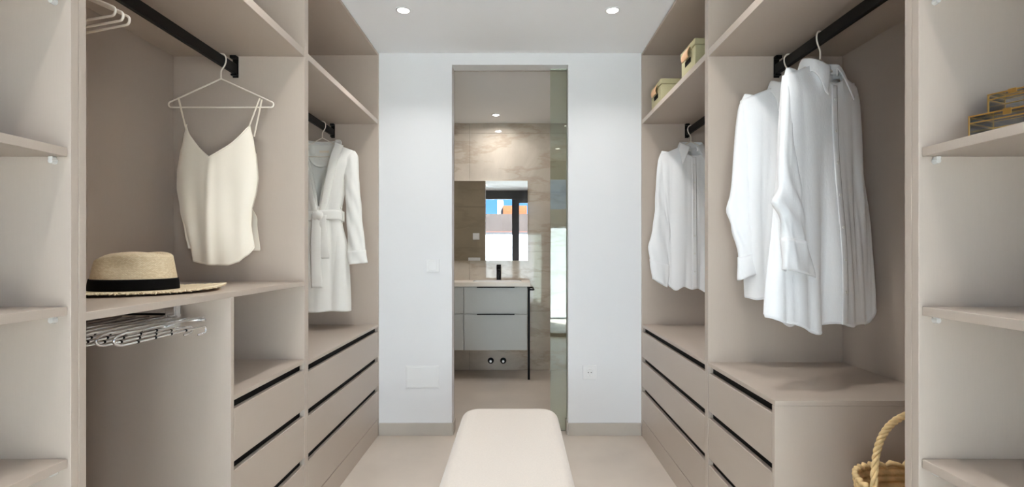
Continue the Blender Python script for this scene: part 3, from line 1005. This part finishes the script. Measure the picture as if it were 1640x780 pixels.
# ---- camisole
S_C = D_CAM / F
cm = thing('camisole', (ROD_L, D_CAM, RZ), 'champagne satin camisole with thin straps above the straw hat', 'camisole')
cpx = lambda px: (px - 828) * S_C - ROD_L
cpz = lambda py: CAMZ + (403 - py) * S_C
LT = [(cpz(y), cpx(x)) for x, y in ((311, 430), (309, 418), (306, 400), (299, 370), (289, 335), (283.5, 300), (284, 275), (288, 250), (294, 222), (299.5, 199))]
RT = [(cpz(y), cpx(x)) for x, y in ((400, 430), (408, 400), (403, 360), (404, 335), (411, 305), (413.5, 285), (411, 255), (407, 228), (401, 202))]
HEM = [(-1, cpz(419)), (-.7, cpz(422.5)), (-.2, cpz(424.5)), (.35, cpz(425)), (.65, cpz(420)), (.85, cpz(410)), (1, cpz(397))]
zv, zl, zr = cpz(255), cpz(199), cpz(202)
UV0 = -.04
def cam_front(u, v, back=False):
    un = u * 2 - 1
    if back:
        zt = cpz(262) + .012 * un * un + (.03 * sstep(.75, 1, abs(un)))
    else:
        zt = zv + ((zl - zv) * ((UV0 - un) / (1 + UV0)) if un < UV0 else (zr - zv) * ((un - UV0) / (1 - UV0)))
        zt -= .010 * math.sin(PI * min(1, abs(un - UV0)))
    zh = interp(HEM, un) + (.004 if back else 0)
    if back: zh = cpz(400) - .005 * un
    z = zt + (zh - zt) * v
    xl, xr = interp(LT, z), interp(RT, z)
    if back and z < cpz(330):
        k = sstep(cpz(330), cpz(352), z) if False else sstep(0, 1, (cpz(330) - z) / (cpz(352) - cpz(330)) * -1)
        xr = xr + .024 * k - .004
        xl = xl - .014 * sstep(.3, 1, v)
    x = xl + (xr - xl) * u
    vv = (zl - z) / (zl - cpz(425))
    bulge = max(0.0, 1 - un * un) ** .6
    dep = .018 + .030 * math.sin(PI * min(1, .15 + .8 * vv))
    f_ = (math.sin(30 * x + 1.1 * math.sin(3 * vv) + .6) * .55 + math.sin(52 * x + 2.0 * vv + 1.4) * .35 + math.sin(84 * x - 1.3 * vv) * .18)
    A = .004 + .012 * sstep(.2, .9, vv)
    # soft main fold falling from the point of the V
    main = math.exp(-((x - cpx(348) - .015 * vv + .03 * vv * vv) / .016) ** 2) * .010 * sstep(.1, .5, vv)
    y = -(dep * bulge + f_ * A * bulge ** .5 + main)
    if back: y = dep * bulge * .8 + f_ * A * .6 * bulge ** .5 + .004
    return (x, y, z - RZ)
V, Fs, UV = geo_grid(120, 70, cam_front)
bd = solid(mk('front_panel', V, Fs, 'satin', cm, True, True), .0012)
V, Fs = geo_tube([Vector(cam_front(k / 80, 0)) + Vector((0, -.001, 0)) for k in range(81)], .0020, 6)
mk('neckline_binding', V, Fs, 'satin', bd, True, True)
V, Fs = geo_tube([Vector(cam_front(k / 80, .985)) + Vector((0, -.0012, 0)) for k in range(81)], .0010, 6)
mk('hem_seam', V, Fs, 'satin', bd, True, True)
V, Fs, UV = geo_grid(100, 50, lambda u, v: cam_front(u, v, True))
solid(mk('back_panel', V, Fs, 'satin', cm, True, True), .0012)
def strap(px0, py0, px1, py1, y0, y1):
    a_, b_ = Vector((cpx(px0), 0, cpz(py0) - RZ)), Vector((cpx(px1), y1, cpz(py1) - RZ))
    a_.y = y0
    nrm = Vector(((b_ - a_).z, 0, -(b_ - a_).x)).normalized() * .0028
    V = []
    for k in range(9):
        p = a_.lerp(b_, k / 8)
        V += [p - nrm, p + nrm]
    Fs = [[2 * k, 2 * k + 1, 2 * k + 3, 2 * k + 2] for k in range(8)]
    solid(mk('strap', V, Fs, 'satin', cm, False, True), .0014)
strap(286.5, 157, 299.5, 201, -.0045, -.012)
strap(285.5, 158, 297, 214, .0045, .010)
strap(417, 158, 401.5, 204, -.0045, -.012)
strap(418.5, 159, 405, 218, .0045, .010)

# ------------------------------------------------------------------ straw hat
HX, HY, HZ = -1.212, 1.60, 1.0745
hat = thing('straw_hat', (HX, HY, HZ), 'natural straw fedora with black band and frayed brim on the left shelf', 'hat')
def brim_z(ca, sa, r):
    return 0.0 + .005 * sstep(.12, .25, r) * max(0, ca) + .003 * math.sin(3 * math.atan2(sa, ca)) * sstep(.12, .24, r) + .006
def brimf(u, v):
    a_ = 2 * PI * u
    ca, sa = math.cos(a_), math.sin(a_)
    rx0, ry0 = .120, .108
    rx1, ry1 = .238, .236
    if ca < 0: rx1 = .222
    rx, ry = rx0 + (rx1 - rx0) * v, ry0 + (ry1 - ry0) * v
    wob = 1 + .006 * math.sin(17 * a_) * v
    return (rx * ca * wob, ry * sa * wob, brim_z(ca, sa, rx))
V, Fs, UV = geo_grid(110, 16, brimf, True)
br = solid(mk('brim', V, Fs, 'straw', hat, True, True, [(u * 2.2, v * 1.4) for u, v in UV]), .003)
fr_parts = []
for k in range(420):
    a_ = 2 * PI * k / 420 + random.uniform(-.006, .006)
    u = (a_ / (2 * PI)) % 1
    p = Vector(brimf(u, 1.0)); q = Vector(brimf(u, .93))
    d = (p - q).normalized()
    side = Vector((-d.y, d.x, 0))
    l = random.uniform(.005, .015)
    e_ = p + d * l + side * random.uniform(-.006, .006) + Vector((0, 0, random.uniform(-.002, .006)))
    fr_parts.append(geo_tube([q, p + Vector((0, 0, random.uniform(0, .003))), e_], [.0020, .0026, .0013], 4))
V, Fs = join(fr_parts)
o = mk('frayed_edge', V, Fs, 'straw_fringe', br, True, True)
o['kind'] = 'stuff'
def crownf(u, v):
    a_ = 2 * PI * u
    ca, sa = math.cos(a_), math.sin(a_)
    Hc = .114
    if v < .7:
        k = v / .7
        rx, ry = .120 - .014 * k ** 1.4, .108 - .014 * k ** 1.4
        z = Hc * .84 * k
    else:
        k = (v - .7) / .3
        q = max(0.0, math.cos(k * PI / 2))
        rx, ry = .106 * q ** .45, .094 * q ** .45
        z = Hc * .84 + Hc * .16 * math.sin(k * PI / 2)
    x, y = rx * ca, ry * sa
    # crown taller towards the right, sloping on the left
    z += (.012 * sstep(-.10, .06, x) - .010 * sstep(-.02, -.10, x)) * sstep(.45, .9, v) - .004
    # front and back pinches and the top crease
    for (px, py) in ((.0, -1), (.0, 1)):
        w_ = math.exp(-((x - .01) / .045) ** 2) * math.exp(-((z - .080) / .030) ** 2) * max(0, py * sa) ** 2
        y -= py * .016 * w_
    if v > .7:
        cr_ = math.exp(-((y) / .034) ** 2) * sstep(.7, 1, v)
        z -= .020 * cr_ * (1 - .3 * sstep(.02, .09, x))
    return (x, y, z + .008)
V, Fs, UV = geo_grid(96, 44, crownf, True)
mk('crown', V, Fs, 'straw', hat, True, True, [(u, v * 1.0) for u, v in UV])
def bandf(u, v):
    p = Vector(crownf(u, .02 + .26 * v))
    r = Vector((p.x, p.y, 0))
    return p + r.normalized() * (.0022 + .0008 * math.sin(PI * v))
V, Fs, UV = geo_grid(80, 6, bandf, True)
solid(mk('hat_band', V, Fs, 'ribbon', hat, True, True), .0016)

# ------------------------------------------------------------------ trouser pull-out
tr = thing('trouser_rack', (-1.15, 1.45, 1.0), 'chrome pull-out trouser rack under the straw hat shelf', 'trouser rack')
box('slide_rail', -1.44, -1.06, 1.560, 1.5926, 1.004, 1.050, 'black', tr)
box('runner', -1.40, -1.045, 1.548, 1.5596, 1.012, 1.040, 'chrome', tr, .002)
for k in range(6):
    lathe('rivet', [(.0035, 0), (.003, .002)], (-1.10 - k * .022, 1.548, 1.026), (0, -1, 0), 'chrome', tr, 10)
box('end_bracket', -1.062, -1.030, 1.520, 1.5476, .968, 1.040, 'chrome', tr, .004)
V, Fs = geo_tube([(-1.40, 1.505, .997), (-.930, 1.505, .997)], .0045, 10)
mk('cross_bar', V, Fs, 'chrome', tr, smooth=True)
V, Fs = geo_tube([(-1.046, 1.505, .997), (-1.046, 1.522, .997)], .0045, 10)
mk('cross_bar_stub', V, Fs, 'chrome', tr, smooth=True)
for k in range(11):
    x = -.935 - k * .0415
    zt_, zb_ = 1.0065, .9785
    pts = [(x, 1.508, zt_), (x, 1.20, zt_)]
    for j in range(1, 8):
        a_ = PI * j / 8
        pts.append((x, 1.20 - .030 * math.sin(a_), (zt_ + zb_) / 2 + (zt_ - zb_) / 2 * math.cos(a_)))
    pts += [(x, 1.20, zb_), (x, 1.505, zb_)]
    for j in range(1, 6):
        a_ = PI * j / 6
        pts.append((x, 1.505 + .012 * math.sin(a_), zb_ - .011 + .011 * math.cos(a_)))
    pts.append((x, 1.480, zb_ - .022))
    V, Fs = geo_tube(pts, .0036, 8)
    arm = mk('arm', V, Fs, 'chrome', tr, smooth=True)
    for yy in (1.24, 1.30, 1.36, 1.42):  # black rings stand in for the shadow breaks along the lower wire
        V, Fs = geo_tube([(x, yy, zb_), (x, yy + .006, zb_)], .0042, 8)
        mk('shadow_ring', V, Fs, 'black', arm, smooth=True)

# ------------------------------------------------------------------ storage boxes on the right-hand top shelf
def fabric_box(y0, y1, label):
    z0 = 2.0595
    x0, x1 = .842, 1.14
    t = thing('storage_box', ((x0 + x1) / 2, (y0 + y1) / 2, z0), label, 'box', 'olive storage boxes')
    box('body', x0 + .004, x1 - .004, y0 + .004, y1 - .004, z0, z0 + .125, 'olive', t, .004)
    box('lid', x0, x1, y0, y1, z0 + .1255, z0 + .156, 'olive', t, .004)
    yc = (y0 + y1) / 2
    # leather tab hanging from the lid
    V, Fs, UV = geo_grid(6, 10, lambda u, v: (x0 - .003 - .012 * math.sin(PI * v * .8), yc - .045 + .09 * u, z0 + .140 - .052 * v))
    solid(mk('leather_tab', V, Fs, 'leather', t, True), .003)
    box('grip_hole', x0 + .002, x0 + .0038, yc - .040, yc + .040, z0 + .066, z0 + .090, 'gap', t, .0)
fabric_box(2.951, 3.179, 'olive lidded fabric box on top shelf, nearer the doorway')
fabric_box(2.39, 2.60, 'olive lidded fabric box on top shelf, nearer the divider')

# ------------------------------------------------------------------ brass glass boxes
def glass_box(ox, oy, z0, L_, W_, H_, label, ang):
    t = thing('jewellery_box', (ox, oy, z0), label, 'jewellery box', 'stacked brass glass boxes', rotz=ang)
    r = .0012
    # local x: along the long front side, y: into the box
    bars = []
    for z in (r, H_ * .70, H_ - r):
        for p, q in (((0, 0), (L_, 0)), ((L_, 0), (L_, W_)), ((L_, W_), (0, W_)), ((0, W_), (0, 0))):
            bars.append((p + (z,), q + (z,)))
    for p in ((0, 0), (L_, 0), (L_, W_), (0, W_)):
        bars.append((p + (r,), p + (H_ - r,)))
    V, Fs = join([geo_box(min(p[0], q[0]) - r, max(p[0], q[0]) + r, min(p[1], q[1]) - r, max(p[1], q[1]) + r, min(p[2], q[2]) - r, max(p[2], q[2]) + r, .0004) for p, q in bars])
    mk('brass_frame', V, Fs, 'gold', t, local=True)
    e_ = .0006
    for nm, a_ in (('glass_side', (0, L_, -e_, e_, r, H_ - r)), ('glass_side', (0, L_, W_ - e_, W_ + e_, r, H_ - r)), ('glass_side', (-e_, e_, 0, W_, r, H_ - r)),
                   ('glass_side', (L_ - e_, L_ + e_, 0, W_, r, H_ - r)), ('glass_lid', (0, L_, 0, W_, H_ - r - e_, H_ - r + e_)), ('glass_base', (0, L_, 0, W_, r - e_, r + e_))):
        V, Fs = geo_box(*a_)
        mk(nm, V, Fs, 'box_glass', t, local=True)
    V, Fs = geo_box(L_ / 2 - .006, L_ / 2 + .006, -r - .003, -r - .0002, H_ * .70 + .004, H_ + .001, .0006)
    mk('clasp', V, Fs, 'gold', t, local=True)
    return t
ang = math.atan2(-.917, .40)
glass_box(.862, .962, 1.4113, .115, .085, .0475, 'larger brass framed glass box, lower of two on right shelf', ang)
glass_box(.862 + .024 * .40 + .012 * .917, .962 - .024 * .917 + .012 * .40, 1.4592, .072, .058, .036, 'smaller brass framed glass box stacked on the larger one', ang)

# ------------------------------------------------------------------ woven basket
BX, BY, BZ = 1.085, 1.262, .1115
bk = thing('straw_basket', (BX, BY, BZ), 'woven palm leaf basket with tall braided handle, low on the right', 'basket')
RZB = .475
def bask(u, v, off=0.0):
    a_ = 2 * PI * u
    rx = (.105 + .078 * v ** .8) + off
    ry = (.115 + .067 * v ** .8) + off
    x = rx * spow(math.cos(a_), .72)
    y = ry * spow(math.sin(a_), .72)
    return (x, y, RZB * v)
NR, NB = 26, 46
def bask_out(u, v):
    p = Vector(bask(u, v))
    row = v * NR
    ph = u * NB + (.5 if int(row) % 2 else 0)
    bump_ = abs(math.sin(PI * row)) ** .6 * (.55 + .45 * abs(math.sin(PI * (ph + .55 * (row % 1)))))
    n_ = Vector((p.x, p.y, 0)).normalized()
    return p + n_ * (.0085 * bump_ - .004)
V, Fs, UV = geo_grid(NB * 5, NR * 4, bask_out, True)
n0 = NB * 5
Fs.append(list(reversed(range(n0))))
body = mk('basket_body', V, Fs, 'seagrass', bk, True, True)
solid(body, .005)
V, Fs = [], []
parts = []
for k in range(NB):
    u0 = k / NB
    p, q = Vector(bask(u0, 1)), Vector(bask(u0 + 1.25 / NB, 1))
    mid = (p + q) / 2
    parts.append(geo_tube([p + Vector((0, 0, -.006)), p.lerp(q, .3) + Vector((0, 0, .003)), p.lerp(q, .7) + Vector((0, 0, .010)), q + Vector((0, 0, -.002))], [.004, .0080, .0080, .004], 8))
V, Fs = join(parts)
mk('braided_rim', V, Fs, 'seagrass', bk, True, True)
hp = []
for k in range(61):
    a_ = PI * k / 60
    hp.append(Vector((-.192 * spow(math.cos(a_), .58), .0, RZB + .216 * abs(math.sin(a_)) ** .62)))
hp = [Vector((-.168, 0, RZB - .12)), Vector((-.180, 0, RZB - .06))] + hp + [Vector((.180, 0, RZB - .06)), Vector((.168, 0, RZB - .12))]
hp = smooth_path(hp, 3)
parts = []
for s_ in range(3):
    pts = []
    for i, p in enumerate(hp):
        tg = (hp[min(i + 1, len(hp) - 1)] - hp[max(i - 1, 0)]).normalized()
        b_ = Vector((0, 1, 0))
        n_ = tg.cross(b_)
        ph = i * .42 + s_ * 2 * PI / 3
        pts.append(p + n_ * (.0050 * math.sin(ph)) + b_ * (.0042 * math.cos(ph)))
    parts.append(geo_tube(pts, .0042, 8))
V, Fs = join(parts)
mk('handle', V, Fs, 'seagrass', bk, True, True)
